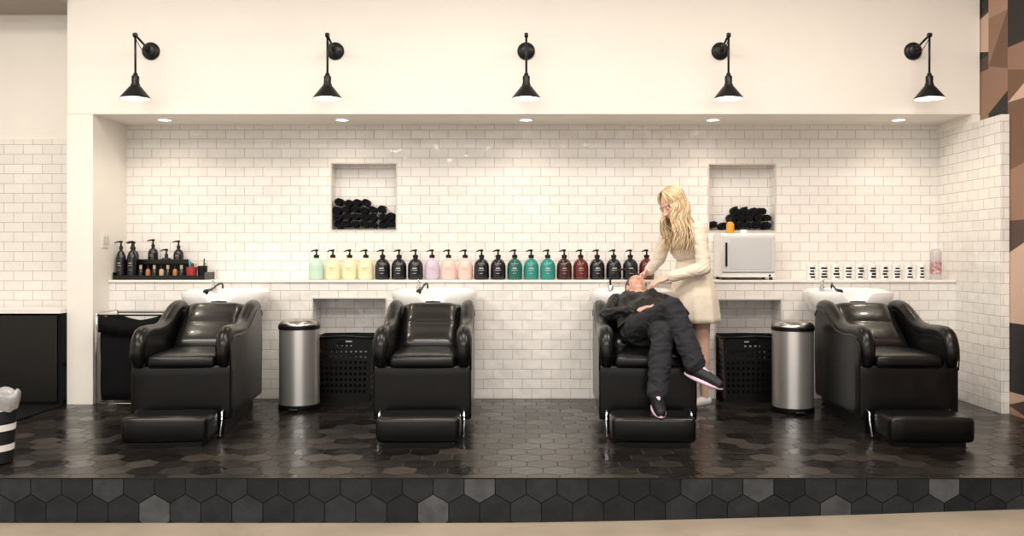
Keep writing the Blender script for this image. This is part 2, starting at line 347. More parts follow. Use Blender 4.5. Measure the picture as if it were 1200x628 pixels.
# ------------------------------------------------------------------ backwash chairs
def chair(x,y,rz,hose=1):
    e=empty('shampoo_backwash_chair',(x,y,0.001),rz)
    W=0.31
    box('plinth',-0.25,0.25,0.08,0.92,0,0.10,BLK,e)
    cushion('front_skirt',-W,W,0.0,0.10,0.10,0.445,VINYL,e,bulge=0.004,bev=0.014)
    box('inner_body',-0.20,0.20,0.08,0.95,0.10,0.44,VINYL,e)
    top=[(-0.005,0.50),(0.0,0.60),(0.05,0.650),(0.16,0.662),(0.34,0.655),(0.50,0.675),(0.64,0.735),(0.76,0.780),(0.90,0.785)]
    for s in (-1,1):
        prof=[(0.03,0.11),(0.012,0.42)]+[(a+0.004,b-0.022) for a,b in top]+[(0.96,0.74),(0.985,0.5),(0.96,0.11)]
        xa,xb=(s*0.218,s*W)
        prism('arm_panel',prof,min(xa,xb),max(xa,xb),VINYL,e,0.02,4)
        pts=curvepts([(s*0.262,0.006,0.44),(s*0.262,-0.004,0.55)]+[(s*0.262,a,b-0.016) for a,b in top[2:]]+[(s*0.262,0.965,0.72)],5)
        n=len(pts); rr=[0.048*min(1,0.6+i*0.12,0.6+(n-1-i)*0.12) for i in range(n)]
        tube('arm_pad',pts,rr,VINYL,14,e)
        tube('arm_piping',[(p[0]+s*0.0475,p[1],p[2]-0.024) for p in pts],0.004,VINYL,6,e)
    cushion('seat_cushion',-0.215,0.215,-0.012,0.62,0.425,0.51,VINYL,e,bulge=0.018,bev=0.03)
    V=[];F=[];nu=16;nv=30
    for side in (0,1):
        for j in range(nv+1):
            t=j/nv; yy=0.50+0.40*t; zz=0.485+0.295*t; w=0.215+0.012*t-0.02*t*t
            for i in range(nu+1):
                u=-1+2*i/nu
                th=0.052+0.014*abs(math.sin(t*2*pi))**0.5*(1-u**6)
                edge=(1-abs(u)**8)*(1-abs(2*t-1)**14)
                off=th*edge if side==0 else -0.03*edge
                V.append((u*w,yy-0.62*off,zz+0.77*off))
    K=(nu+1)*(nv+1)
    for j in range(nv):
        for i in range(nu):
            a=j*(nu+1)+i; F.append((a,a+1,a+nu+2,a+nu+1)); F.append((K+a+1,K+a,K+a+nu+1,K+a+nu+2))
    mk('backrest',V,F,VINYLB,None,e)
    box('rear_body',-0.30,0.30,0.86,0.965,0.10,0.70,VINYL,e,0.03,4)
    box('bowl_pedestal',-0.17,0.17,0.96,1.28,0,0.70,BLK,e,0.02)
    rings=[(0.40,0.40,0.655,0.0),(0.70,0.72,0.675,0.0),(0.88,0.90,0.74,0.2),(0.985,0.99,0.82,0.8),(1.0,1.0,0.865,1),(0.985,0.985,0.875,1),(0.93,0.92,0.870,1),(0.90,0.88,0.83,0.9),(0.78,0.76,0.75,0.3),(0.5,0.5,0.70,0.0),(0.1,0.1,0.69,0)]
    V=[];F=[];n=64; cy=1.165; a0=0.325; b0=0.225
    for (sx_,sy_,z,nk) in rings:
        for i in range(n):
            a=2*pi*i/n; c,s_=math.cos(a),math.sin(a); p=2/3.0
            xx=a0*sx_*math.copysign(abs(c)**p,c); yy=b0*sy_*math.copysign(abs(s_)**p,s_)
            dz=-0.085*nk*math.exp(-(xx/0.085)**4)*(1 if s_<0 else 0)
            dz+=0.02*(yy/b0 if yy>0 else 0)*nk
            V.append((xx,cy+yy,z+dz))
    for j in range(len(rings)-1):
        for i in range(n):
            i2=(i+1)%n; F.append((j*n+i,j*n+i2,(j+1)*n+i2,(j+1)*n+i))
    F.append(tuple(range(n))); F.append(tuple((len(rings)-1)*n+i for i in range(n)))
    mk('wash_bowl',V,F,PORC,None,e)
    lathe('neck_gel_rest',[(0,-0.06),(0.03,-0.055),(0.035,0),(0.03,0.055),(0,0.06)],BLK,16,e,loc=(0,0.94,0.775),rot=(0,pi/2,0))
    if hose:
        lathe('tap_base',[(0,0),(0.022,0),(0.020,0.012),(0.015,0.016),(0.015,0.035),(0.018,0.04),(0.016,0.052),(0,0.055)],CHROME,18,e,loc=(-0.14,1.335,0.885))
        tube('tap_lever',[(-0.14,1.335,0.935),(-0.14,1.30,0.955),(-0.14,1.28,0.957)],0.005,CHROME,8,e)
        tube('spray_hose',curvepts([(-0.07,1.33,0.885),(-0.07,1.325,0.915),(-0.075,1.30,0.925),(-0.09,1.24,0.915),(-0.10,1.12,0.885)],6),0.007,BLK,8,e)
        tube('spray_head',[(-0.10,1.12,0.885),(-0.11,1.03,0.880),(-0.11,0.99,0.872)],[0.011,0.014,0.020],BLK,12,e)
    cushion('footrest_pad',-0.25,0.25,-0.35,-0.06,0.03,0.18,VINYL,e,bulge=0.010,bev=0.028)
    box('footrest_base',-0.21,0.21,-0.31,-0.09,0,0.04,BLK,e)
    for s in (-1,1):
        tube('footrest_leg',[(s*0.262,0.02,0.17),(s*0.266,-0.05,0.15),(s*0.268,-0.06,0.10),(s*0.264,-0.10,0.012)],0.008,CHROME,10,e)
    return e
chair(-2.17,5.5,math.radians(5.2))
chair(-0.635,5.5,math.radians(1.8))
chair(0.80,5.5,math.radians(-2.2),0)
chair(2.46,5.5,math.radians(-2.2))
# ------------------------------------------------------------------ pump bottles
def pump_bottle(name,x,y,z,m,r=0.062,h=0.178,label=GOLD,shape=0):
    s=r/0.058; t=h/0.178
    prof=[(0,0),(0.050*s,0),(0.056*s,0.006*t),(0.058*s,0.02*t),(0.058*s,0.105*t),(0.054*s,0.130*t),(0.044*s,0.150*t),(0.030*s,0.164*t),(0.018*s,0.170*t),(0.017*s,h),(0.021*s,h,1),(0.021*s,h+0.020,1),(0.012,h+0.024,1),(0.008,h+0.027,1),(0.006,h+0.05,1),(0.013,h+0.052,1),(0.014,h+0.066,1),(0,h+0.070,1)]
    ex=[tube_data([(0,0,h+0.060),(-0.02,-0.012,h+0.060),(-0.042,-0.024,h+0.050)],[0.007,0.006,0.004],8,1)]
    for (za,zb,ang) in ((0.090,0.096,16),(0.076,0.079,22),(0.050,0.052,14)):
        V=[];F=[];n=6
        for i in range(n+1):
            a=-pi/2+math.radians(ang)*(2*i/n-1)
            for zz in (za*t,zb*t): V.append(((0.0588*s)*math.cos(a),(0.0588*s)*math.sin(a),zz))
        for i in range(n): F.append((2*i,2*i+2,2*i+3,2*i+1))
        ex.append((V,F,[2]*n))
    return lathe(name,prof,[m,BLK,label],24,None,(x,y,z),extra=ex)
def bm_(n,c): return mat(n,c,0.22,coat=0.2)
MINT=bm_('mint_bottle',(0.50,0.68,0.57)); CREAM=bm_('cream_bottle',(0.84,0.75,0.48)); BL=bm_('black_bottle',(0.005,0.005,0.009))
LIL=bm_('lilac_bottle',(0.58,0.49,0.60)); PNK=bm_('pink_bottle',(0.82,0.56,0.51)); DT=bm_('dark_teal_bottle',(0.012,0.11,0.095)); TL=bm_('teal_bottle',(0.02,0.23,0.19))
MAR=bm_('maroon_bottle',(0.10,0.012,0.010)); DM=bm_('dark_maroon_bottle',(0.035,0.008,0.010)); WP=mat('white_print',(0.6,0.6,0.6),0.5)
seq=[MINT,CREAM,CREAM,CREAM,BL,BL,BL,LIL,PNK,PNK,BL,BL,DT,TL,TL,DM,MAR,BL,BL,BL,MAR]
for i,m in enumerate(seq):
    pump_bottle('pump_bottle',-1.683+i*0.1351,7.08+random.uniform(-.01,.01),ZL,m,label=WP if m in (MINT,DT,TL,BL) else GOLD)
# ------------------------------------------------------------------ product organiser (left)
og=empty('product_organizer_rack',(-2.93,7.08,ZL))
box('tray',-0.365,0.37,-0.11,0.12,0,0.012,BLK,og,0.002)
box('tray_lip',-0.365,0.37,-0.112,-0.105,0.0,0.035,BLKM,og)
box('tray_side',-0.367,-0.36,-0.11,0.12,0.0,0.06,BLKM,og); box('tray_side',0.364,0.371,-0.11,0.12,0.0,0.06,BLKM,og)
box('upper_shelf',-0.36,0.20,0.02,0.12,0.125,0.133,BLKM,og,0.002)
box('shelf_back',-0.36,0.20,0.116,0.12,0.012,0.125,BLKM,og)
for x in (-0.355,0.19): box('shelf_post',x,x+0.008,0.02,0.12,0.012,0.125,BLKM,og)
box('upper_rail',-0.36,0.20,0.018,0.022,0.133,0.165,BLKM,og)
def child_bottle(x,y,z,m,r,h,lab):
    o=pump_bottle('dispenser_bottle',x,y,z,m,r,h,lab); o.parent=og
AMB=bm_('amber_small_bottle',(0.35,0.14,0.04))
for x,yy,zz,h in ((-0.325,-0.06,0.012,0.235),(-0.235,-0.06,0.012,0.235),(-0.12,0.07,0.133,0.13),(0.09,0.07,0.133,0.12),(-0.28,0.07,0.133,0.11),(-0.01,0.07,0.133,0.05)):
    child_bottle(x,yy,zz,BL,0.040,h,GOLD)
for i in range(7):
    x=-0.165+i*0.055
    lathe('small_bottle',[(0,0),(0.019,0),(0.020,0.06,0),(0.012,0.075,0),(0.011,0.08,1),(0.012,0.105,1),(0,0.107,1)],[[BL,AMB,BL,GOLD][i%4],BLK if i%2 else GOLD],16,og,loc=(x,-0.06+0.01*(i%2),0.012))
lathe('brush_cup',[(0,0),(0.04,0),(0.044,0.09),(0.040,0.09),(0.037,0.005),(0,0.005)],mat('red_cup',(0.35,0.03,0.03),0.4),20,og,loc=(0.24,-0.04,0.012))
lathe('brush_cup',[(0,0),(0.036,0),(0.04,0.10),(0.036,0.10),(0.034,0.005),(0,0.005)],BLK,20,og,loc=(0.325,-0.03,0.012))
for i,c in enumerate([(0.6,0.1,0.1),(0.1,0.4,0.15),(0.02,0.02,0.02),(0.6,0.5,0.4),(0.05,0.3,0.5),(0.02,0.02,0.02)]):
    bx=0.24+(0.085 if i%2 else 0); a=i*1.1
    tube('brush',[(bx+0.015*math.cos(a),-0.035+0.012*math.sin(a),0.03),(bx+0.035*math.cos(a),-0.035+0.03*math.sin(a),0.13+0.008*i)],[0.004,0.006],mat('brush_%d'%i,c,0.4),8,og)
# ------------------------------------------------------------------ towels
def towels(name,x0,z0,y,rows,seed):
    rn=random.Random(seed); V=[];F=[]
    R=0.039
    for j,(xs,nr) in enumerate(rows):
        for i in range(nr):
            cx=x0+xs+i*0.0735+rn.uniform(-.005,.005); cz=z0+R+0.002+j*0.061+rn.uniform(-.001,.006); r0=R*rn.uniform(0.98,1.10)
            ya=y+rn.uniform(-0.018,0.012); yb=ya+0.115; ph=rn.uniform(0,6.28); sq=rn.uniform(0.82,1.0)
            o=len(V); n=44; turns=2.4; tk=0.0125
            for k in range(n):
                t=k/(n-1); a=ph+t*turns*2*pi; r=r0-(r0-0.005)*t
                wob=0.0015*math.sin(5*a)
                for rr in (r+wob,r-tk+wob):
                    for yy in (ya+0.004*math.sin(a*2),yb):
                        V.append((cx+max(rr,0.001)*math.cos(a),yy,cz+sq*max(rr,0.001)*math.sin(a)))
            for k in range(n-1):
                p=o+4*k; q=p+4
                F+=[(p,p+1,q+1,q),(p+2,q+2,q+3,p+3),(p,q,q+2,p+2),(p+1,p+3,q+3,q+1)]
            F.append((o,o+2,o+3,o+1))
    return mk(name,V,F,TOWEL)
towels('rolled_towel_stack',-1.593+0.045,1.362,YU,[(0,7),(0.006,7),(0.0,6),(0.012,4)],5)
towels('rolled_towel_stack',1.564+0.045,1.355,YU,[(0,7),(0.15,5),(0.19,4)],8)
# ------------------------------------------------------------------ towel warmer etc
tw=empty('towel_warmer_cabinet',(1.815,7.07,ZL))
box('cabinet_body',-0.22,0.22,-0.12,0.15,0.02,0.375,WARMW,tw,0.012,3)
for x in (-0.19,0.19):
    for y in (-0.09,0.12): lathe('foot',[(0,0),(0.014,0),(0.014,0.022),(0,0.022)],BLK,12,tw,loc=(x,y,0))
box('door',-0.212,0.212,-0.142,-0.121,0.060,0.362,mat('satin_door',(0.72,0.72,0.72),0.4,metal=0.3),tw,0.010,3)
box('door_panel',-0.150,0.185,-0.1445,-0.1415,0.085,0.335,mat('light_grey_panel',(0.62,0.63,0.63),0.35,metal=0.15),tw,0.003)
box('handle',-0.190,-0.176,-0.165,-0.142,0.11,0.30,BLK,tw,0.004)
box('control_strip',-0.21,0.21,-0.131,-0.119,0.022,0.054,WHITE,tw)
lathe('switch',[(0,0),(0.009,0),(0.009,0.006),(0,0.006)],BLK,12,tw,loc=(0.17,-0.131,0.036),rot=(pi/2,0,0))
lathe('orange_spray_bottle',[(0,0),(0.030,0),(0.032,0.01),(0.032,0.07),(0.022,0.088),(0.012,0.095),(0.014,0.097,1),(0.014,0.125,1),(0,0.127,1)],[mat('orange_plastic',(0.75,0.30,0.03),0.3),BLK],20,None,(1.69,7.03,ZL+0.3755))
lathe('product_tub',[(0,0),(0.028,0),(0.029,0.004),(0.029,0.03),(0.031,0.032,1),(0.031,0.048,1),(0,0.050,1)],[WHITE,BLK],20,None,(1.80,7.03,ZL+0.3755))
for i in range(10):
    x=2.335+i*0.0985
    ex=[]
    rn=random.Random(i)
    for q in range(4):
        V=[];F=[];n=4; z0=0.015+q*0.024; a0=-pi/2+rn.uniform(-0.75,-0.35); a1=-pi/2+rn.uniform(0.3,0.8); hh=rn.uniform(0.011,0.018)
        for k in range(n+1):
            a=a0+(a1-a0)*k/n
            for zz in (z0,z0+hh): V.append((0.0368*math.cos(a),0.0368*math.sin(a),zz))
        for k in range(n): F.append((2*k,2*k+2,2*k+3,2*k+1))
        ex.append((V,F,[1]*n))
    lathe('printed_canister',[(0,0),(0.034,0),(0.036,0.003),(0.036,0.112),(0.037,0.113),(0.037,0.124),(0.034,0.127),(0,0.127)],[WHITE,BLK],24,None,(x,7.0,ZL),extra=ex)
lathe('clear_product_bottle',[(0,0),(0.042,0),(0.044,0.006),(0.044,0.05),(0.0445,0.05,1),(0.0445,0.15,1),(0.044,0.15),(0.044,0.22),(0.03,0.245),(0.018,0.25),(0.018,0.255,2),(0.020,0.256,2),(0.020,0.30,2),(0,0.302,2)],[mat('clear_plastic',(0.70,0.66,0.66),0.15,trans=0.4),mat('pink_label',(0.50,0.30,0.31),0.5,var=0.7,vscale=60),WHITE],24,None,(3.34,6.99,ZL))
# ------------------------------------------------------------------ trash cans
LIDS=mat('lid_steel',(0.40,0.39,0.38),0.25,metal=1)
def can(x,y,rz=0):
    e=empty('stainless_step_trash_can',(x,y,0.001),rz)
    lathe('base_ring',[(0,0),(0.150,0),(0.153,0.004),(0.153,0.035),(0.148,0.04),(0,0.04)],BLK,40,e)
    lathe('steel_body',[(0.148,0.036),(0.148,0.60),(0.144,0.60),(0.144,0.05)],STEEL,48,e)
    lathe('rim',[(0.149,0.595),(0.154,0.598),(0.154,0.622),(0.149,0.625),(0.14,0.62)],BLK,40,e)
    lathe('domed_lid',[(0.150,0.624),(0.150,0.632),(0.135,0.650),(0.10,0.665),(0.05,0.672),(0,0.674)],LIDS,40,e)
    box('hinge',-0.05,0.05,0.14,0.17,0.56,0.64,BLK,e,0.005)
    box('foot_pedal',-0.035,0.035,-0.195,-0.14,0.008,0.022,BLK,e,0.004)
can(-1.675,6.5); can(1.995,6.38)
# ------------------------------------------------------------------ hamper
hp=empty('black_laundry_hamper',(-2.95,6.70,0.001))
V=[];F=[];n=24;lev=8
for j in range(lev+1):
    t=j/lev; z=0.05+0.63*t
    for i in range(n*4):
        s,q=divmod(i,n); u=-1+2*q/n
        x,y={0:(u,-1),1:(1,u),2:(-u,1),3:(-1,-u)}[s]
        bul=1+0.03*math.sin(pi*t)+0.012*math.sin(i*0.9+j*1.3)
        sag=-0.05*(1-u*u) if (j==lev and s in(0,2)) else (-0.02*(1-u*u)*t if s in (0,2) else 0)
        V.append((x*0.235*bul,y*0.15*bul,z+sag))
m_=n*4
for j in range(lev):
    for i in range(m_):
        i2=(i+1)%m_; F.append((j*m_+i,j*m_+i2,(j+1)*m_+i2,(j+1)*m_+i))
F.append(tuple(range(m_)))
ob=mk('fabric_bag',V,F,BLKF,None,hp); s_=ob.modifiers.new('sol','SOLIDIFY'); s_.thickness=0.004
for s in (-1,1):
    tube('side_frame',[(s*0.262,-0.175,0.0),(s*0.262,-0.175,0.70),(s*0.262,-0.16,0.715),(s*0.262,0.16,0.715),(s*0.262,0.175,0.70),(s*0.262,0.175,0.0)],0.006,CHROME if s<0 else BLKM,8,hp)
for y in (-0.17,0.17):
    tube('top_rail',[(-0.262,y,0.695),(0.262,y,0.695)],0.006,BLKM,8,hp)
    tube('bottom_rail',[(-0.262,y,0.03),(0.262,y,0.03)],0.005,CHROME,8,hp)
V=[];F=[]
for i in range(25):
    u=-1+2*i/24
    V+=[(u*0.25,-0.172-0.004*math.sin(i*1.3),0.705-0.05*(1-u*u)),(u*0.25,-0.176-0.006*math.sin(i*1.7),0.57-0.03*(1-u*u))]
for i in range(24): F.append((2*i,2*i+2,2*i+3,2*i+1))
o=mk('bag_cuff',V,F,BLKF,None,hp); s_=o.modifiers.new('sol','SOLIDIFY'); s_.thickness=0.004
# ------------------------------------------------------------------ perforated baskets
def basket(x,y,w,h,d):
    V=[];F=[];nu=22;nv=22;nd=14
    def wall(fn,nu_,hole):
        o=len(V)
        for j in range(nv+1):
            for i in range(nu_+1): V.append(fn(i/nu_,j/nv))
        for j in range(nv):
            for i in range(nu_):
                hx=(i%2==1 and j%2==1 and 2<j<nv-4 and 0<i<nu_-1)
                hd=hole and (nv-3)<=j<=(nv-2) and nu_*0.36<i<nu_*0.62
                if hx or hd: continue
                a=o+j*(nu_+1)+i; F.append((a,a+1,a+nu_+2,a+nu_+1))
    k=lambda t:0.88+0.12*t
    top=lambda u,t:h*t+(0.012*math.sin(pi*u) if t>0.99 else 0)
    wall(lambda u,t:((-w/2+w*u)*k(t),-d/2*k(t),top(u,t)),nu,True)
    wall(lambda u,t:((w/2-w*u)*k(t),d/2*k(t),top(u,t)),nu,True)
    wall(lambda u,t:(w/2*k(t),(-d/2+d*u)*k(t),h*t),nd,False)
    wall(lambda u,t:(-w/2*k(t),(d/2-d*u)*k(t),h*t),nd,False)
    o=len(V); V+=[(-w/2*.88,-d/2*.88,0),(w/2*.88,-d/2*.88,0),(w/2*.88,d/2*.88,0),(-w/2*.88,d/2*.88,0)]; F.append((o,o+1,o+2,o+3))
    e=empty('perforated_laundry_basket',(x,y,0.003))
    ob=mk('basket_shell',V,F,BLK,None,e,smooth=False); s_=ob.modifiers.new('sol','SOLIDIFY'); s_.thickness=0.005
    q=0.5*w+0.006; r=0.5*d+0.006
    tube('rim',[(-q+.02,-r,h),(0,-r,h+0.014),(q-.02,-r,h),(q,-r+.02,h),(q,r-.02,h),(q-.02,r,h),(-q+.02,r,h),(-q,r-.02,h),(-q,-r+.02,h),(-q+.02,-r,h)],0.010,BLK,8,e)
    mk('dark_laundry',[(-w*.4,-d*.4,h*.6),(w*.4,-d*.4,h*.66),(w*.4,d*.4,h*.6),(-w*.4,d*.4,h*.7),(-w*.4,-d*.4,.02),(w*.4,-d*.4,.02),(w*.4,d*.4,.02),(-w*.4,d*.4,.02)],[(0,1,2,3),(0,4,5,1),(1,5,6,2),(2,6,7,3),(3,7,4,0)],TOWEL,None,e,bevel=0.03)
basket(-1.39,6.93,0.44,0.50,0.34)
basket(1.79,6.90,0.46,0.50,0.34)
# ------------------------------------------------------------------ people
class Fig:
    def __init__(s,mats): s.P=[]; s.m=mats
    def cap(s,a,b,ra,rb,mi): s.P.append(('c',Vector(a),Vector(b),ra,rb,mi))
    def chain(s,pts,mi):
        for i in range(len(pts)-1): s.cap(pts[i][0],pts[i+1][0],pts[i][1],pts[i+1][1],mi)
    def ell(s,c,X,Y,Z,r,mi):
        s.P.append(('e',Vector(c),Matrix((Vector(X).normalized(),Vector(Y).normalized(),Vector(Z).normalized())),r,0,mi))
    def paint(s,c,r,mi): s.P.append(('p',Vector(c),None,r,0,mi))
    def hand(s,w,d,nrm,mi,thumb=1,curl=0.35,L=1.0,spread=0.12):
        w=Vector(w); d=Vector(d).normalized(); nrm=Vector(nrm); nrm=(nrm-d*nrm.dot(d)).normalized(); sd=d.cross(nrm)
        pc=w+d*0.048*L
        s.ell(pc,sd,d,nrm,(0.040*L,0.052*L,0.016*L),mi); s.cap(w-d*0.03,w+d*0.02,0.024*L,0.024*L,mi)
        for k,(off,ln) in enumerate(((-0.031,0.062),(-0.0105,0.074),(0.0105,0.080),(0.031,0.072))):
            off=off*thumb
            base=w+d*(0.085 if k else 0.078)*L+sd*off*L; dd=(d+sd*off*spread*70*0.1).normalized(); p=base; c=curl
            s.cap(w+d*0.05*L+sd*off*0.8*L,base,0.011*L,0.0100*L,mi)
            for q,(fr,r) in enumerate(((0.45,0.0092),(0.30,0.0084),(0.25,0.0074))):
                dd=(dd*math.cos(c)+nrm*math.sin(c)).normalized(); p2=p+dd*ln*fr*L
                s.cap(p,p2,r*L,(r-0.0008)*L,mi); p=p2
                c=curl
        tb=w+d*0.028*L+sd*0.030*thumb*L
        t1=tb+(d*0.6+sd*0.75*thumb+nrm*0.35).normalized()*0.038*L; t2=t1+(d*0.85+sd*0.35*thumb+nrm*0.5).normalized()*0.032*L; t3=t2+(d*0.9+nrm*0.5).normalized()*0.024*L
        s.chain([(tb,0.015*L),(t1,0.0115*L),(t2,0.010*L),(t3,0.008*L)],mi)
    def head(s,c,f,u,skin,hair,lip,eye,white,brow,hairscale=1.0,closed=True):
        c=Vector(c); f=Vector(f).normalized(); u=Vector(u); u=(u-f*u.dot(f)).normalized(); r=f.cross(u)
        P=lambda x,y,z: c+r*x+f*y+u*z
        s.ell(P(0,-0.012,0.030),r,f,u,(0.073,0.092,0.085),skin)
        s.ell(P(0,0.018,-0.025),r,f,u,(0.060,0.070,0.078),skin)
        s.ell(P(0,0.040,-0.078),r,f,u,(0.034,0.036,0.032),skin)
        s.cap(P(-0.045,0.0,-0.062),P(0,0.050,-0.088),0.022,0.018,skin); s.cap(P(0.045,0.0,-0.062),P(0,0.050,-0.088),0.022,0.018,skin)
        s.cap(P(0,0.078,0.012),P(0,0.102,-0.030),0.009,0.013,skin)
        s.ell(P(0,0.078,-0.058),r,f,u,(0.026,0.016,0.018),skin)
        for q in (-1,1):
            s.ell(P(q*0.010,0.090,-0.033),r,f,u,(0.010,0.012,0.008),skin)
            s.ell(P(q*0.072,-0.005,-0.010),r,f,u,(0.010,0.020,0.032),skin)
            s.ell(P(q*0.036,0.058,-0.018),r,f,u,(0.024,0.022,0.024),skin)
            s.cap(P(q*0.016,0.083,0.030),P(q*0.046,0.068,0.032),0.008,0.007,skin)
            s.ell(P(q*0.030,0.073,0.010),r,f,u,(0.013,0.011,0.010),skin)
            for k in range(5): s.paint(P(q*(0.016+0.008*k),0.088-0.005*k,0.035+0.002*math.sin(k)),0.0048,brow)
            for k in range(5): s.paint(P(q*(0.021+0.0045*k),0.084-0.001*k,0.005 if closed else 0.010),0.0040,brow if closed else (eye if k in(1,2,3) else white))
        for k in range(7): s.paint(P((k-3)*0.006,0.093-0.0006*(k-3)**2,-0.059),0.0052 if abs(k-3)<3 else 0.0035,lip)
        s.ell(P(0,-0.028,0.040),r,f,u,(0.083*hairscale,0.092*hairscale,0.090*hairscale),hair)
    def build(s,name,parent,vox=0.006,it=3,cloth=(),amp=0.007):
        V=[];F=[]
        for p in s.P:
            if p[0]=='p': continue
            bm=bmesh.new()
            if p[0]=='e':
                bmesh.ops.create_icosphere(bm,subdivisions=3,radius=1)
                R=p[2].transposed()
                for v in bm.verts: v.co=p[1]+R@Vector((v.co.x*p[3][0],v.co.y*p[3][1],v.co.z*p[3][2]))
            else:
                a,b,ra,rb=p[1:5]; d=b-a; L=d.length
                q=d.to_track_quat('Z','Y') if L>1e-6 else None
                bmesh.ops.create_uvsphere(bm,u_segments=20,v_segments=13,radius=1)
                for v in bm.verts:
                    if v.co.z>1e-4: w=Vector((v.co.x*rb,v.co.y*rb,v.co.z*rb+L))
                    elif v.co.z<-1e-4: w=Vector((v.co.x*ra,v.co.y*ra,v.co.z*ra))
                    else: w=Vector((v.co.x*ra,v.co.y*ra,0))
                    v.co=a+(q@w if q else w)
            o=len(V); bm.verts.index_update()
            V+=[tuple(v.co) for v in bm.verts]; F+=[tuple(v.index+o for v in f.verts) for f in bm.faces]; bm.free()
        me=bpy.data.meshes.new(name); me.from_pydata(V,[],F); me.update()
        ob=bpy.data.objects.new(name,me); COL.objects.link(ob)
        r=ob.modifiers.new('r','REMESH'); r.mode='VOXEL'; r.voxel_size=vox
        sm=ob.modifiers.new('s','SMOOTH'); sm.factor=0.5; sm.iterations=it
        dg=bpy.context.evaluated_depsgraph_get(); dg.update()
        me2=bpy.data.meshes.new_from_object(ob.evaluated_get(dg)); ob.modifiers.clear(); ob.data=me2
        for m in s.m: me2.materials.append(m)
        n=len(me2.polygons); C=np.empty(n*3); me2.polygons.foreach_get('center',C); C=C.reshape(n,3)
        best=np.full(n,1e9); mi=np.zeros(n,dtype=int); pm=np.full(n,-1)
        for p in s.P:
            c=np.array(p[1])
            if p[0]=='e':
                M=np.array(p[2]); rr=np.array(p[3]); l=((C-c)@M.T); k=np.linalg.norm(l/rr,axis=1); g=np.linalg.norm(l/(rr*rr),axis=1)+1e-9
                dist=k*(k-1)/g
            elif p[0]=='c':
                b=np.array(p[2]); d=b-c; t=np.clip(((C-c)@d)/max(d@d,1e-9),0,1); dist=np.linalg.norm(C-c-t[:,None]*d,axis=1)-(p[3]+(p[4]-p[3])*t)
            else:
                k=np.linalg.norm(C-c,axis=1)<p[3]; pm[k]=p[5]; continue
            w=dist<best; best[w]=dist[w]; mi[w]=p[5]
        mi=np.where(pm>=0,pm,mi)
        me2.polygons.foreach_set('material_index',mi.astype(np.int32)); me2.polygons.foreach_set('use_smooth',np.ones(n,dtype=bool)); me2.update()
        if cloth:   # sculpted folds on clothed vertices only
            cv=set(); other=set()
            for pl in me2.polygons: (cv if pl.material_index in cloth else other).update(pl.vertices)
            nrm=[v.normal.copy() for v in me2.vertices]
            for i in cv-other:
                v=me2.vertices[i]; q=v.co
                a=noise.noise(Vector((q.x*9,q.y*7,q.z*13)))*1.2; b=noise.noise(Vector((q.x*16+5+a,q.y*14,q.z*26+a)))
                v.co=q+nrm[i]*amp*((1-abs(b)*2.4)*0.6+a*0.5)
            me2.update()
        ob.parent=parent; ob.location=(-parent.location)
        return ob
SKIN=mat('skin_fair',(0.72,0.46,0.36),0.5,sss=0.15,var=0.05,vscale=20)
SKIN2=mat('skin_ruddy',(0.62,0.36,0.28),0.5,sss=0.15,var=0.06,vscale=20)
LIP=mat('lips',(0.48,0.18,0.16),0.45)
EYE=mat('iris_dark',(0.05,0.035,0.03),0.2); EYEW=mat('eye_white',(0.8,0.78,0.75),0.2)
BROWB=mat('brow_brown',(0.30,0.18,0.11),0.7)
HAIRB=mat('blonde_hair',(0.48,0.33,0.17),0.42,var=0.35,vscale=14,stretch=(1,1,0.25))
HAIRL=mat('light_blonde_hair',(0.74,0.60,0.41),0.4,var=0.2,vscale=14,stretch=(1,1,0.25))
HAIRD=mat('grey_brown_hair',(0.08,0.06,0.05),0.5,bump=0.4,bscale=90)
KNIT=mat('cream_knit',(0.78,0.69,0.57),0.9,bump=0.35,bscale=140,sheen=0.2,var=0.04,vscale=30)
SMOCK=mat('black_smock',(0.005,0.005,0.0065),0.45,bump=0.5,bscale=14,spec=0.3)
TROU=mat('charcoal_trousers',(0.022,0.022,0.027),0.85,bump=0.4,bscale=11,spec=0.2)
SNEAK=mat('black_sneaker',(0.006,0.006,0.010),0.5,bump=0.3,bscale=120,spec=0.35)
SOLE=mat('pink_white_sole',(0.70,0.50,0.62),0.5)
WSH=mat('white_sneaker',(0.75,0.73,0.7),0.5)
# --- stylist
st=empty('hair_stylist_woman',(1.28,6.58,0.001))
f=Fig([KNIT,SKIN,HAIRB,LIP,EYE,EYEW,BROWB,WSH,SOLE])
pel=Vector((1.30,6.56,0.92)); wst=Vector((1.285,6.555,1.06)); chs=Vector((1.235,6.54,1.24)); nk=Vector((1.195,6.52,1.40)); hd=Vector((1.125,6.475,1.525))
fw=Vector((-0.86,-0.50,0)).normalized(); sd=Vector((0.50,-0.86,0)).normalized()
Z=Vector((0,0,1))
f.ell(pel,sd,fw,Z,(0.165,0.115,0.13),0); f.ell(wst,sd,fw,Z,(0.130,0.098,0.12),0); f.ell(chs,sd,fw,Z,(0.155,0.108,0.15),0)
f.ell(chs+fw*0.05,sd,fw,Z,(0.125,0.07,0.07),0)
shL=chs+sd*0.155+Z*0.10+fw*0.01; shR=chs-sd*0.155+Z*0.10+fw*0.03
f.cap(shL,shR,0.052,0.052,0); f.cap(chs+Z*0.10,nk,0.075,0.05,0)
f.cap(nk-Z*0.02,hd-Vector(fw)*0.02-Z*0.05,0.047,0.045,1)
elL=Vector((1.335,6.34,1.055)); wrL=Vector((1.075,6.375,0.985))
elR=Vector((1.06,6.73,1.12)); wrR=Vector((0.985,6.76,1.02))
f.chain([(shL,0.058),(shL.lerp(elL,0.5),0.055),(elL,0.050),(wrL+(elL-wrL)*0.12,0.040)],0); f.cap(wrL+(elL-wrL)*0.14,wrL,0.026,0.024,1)
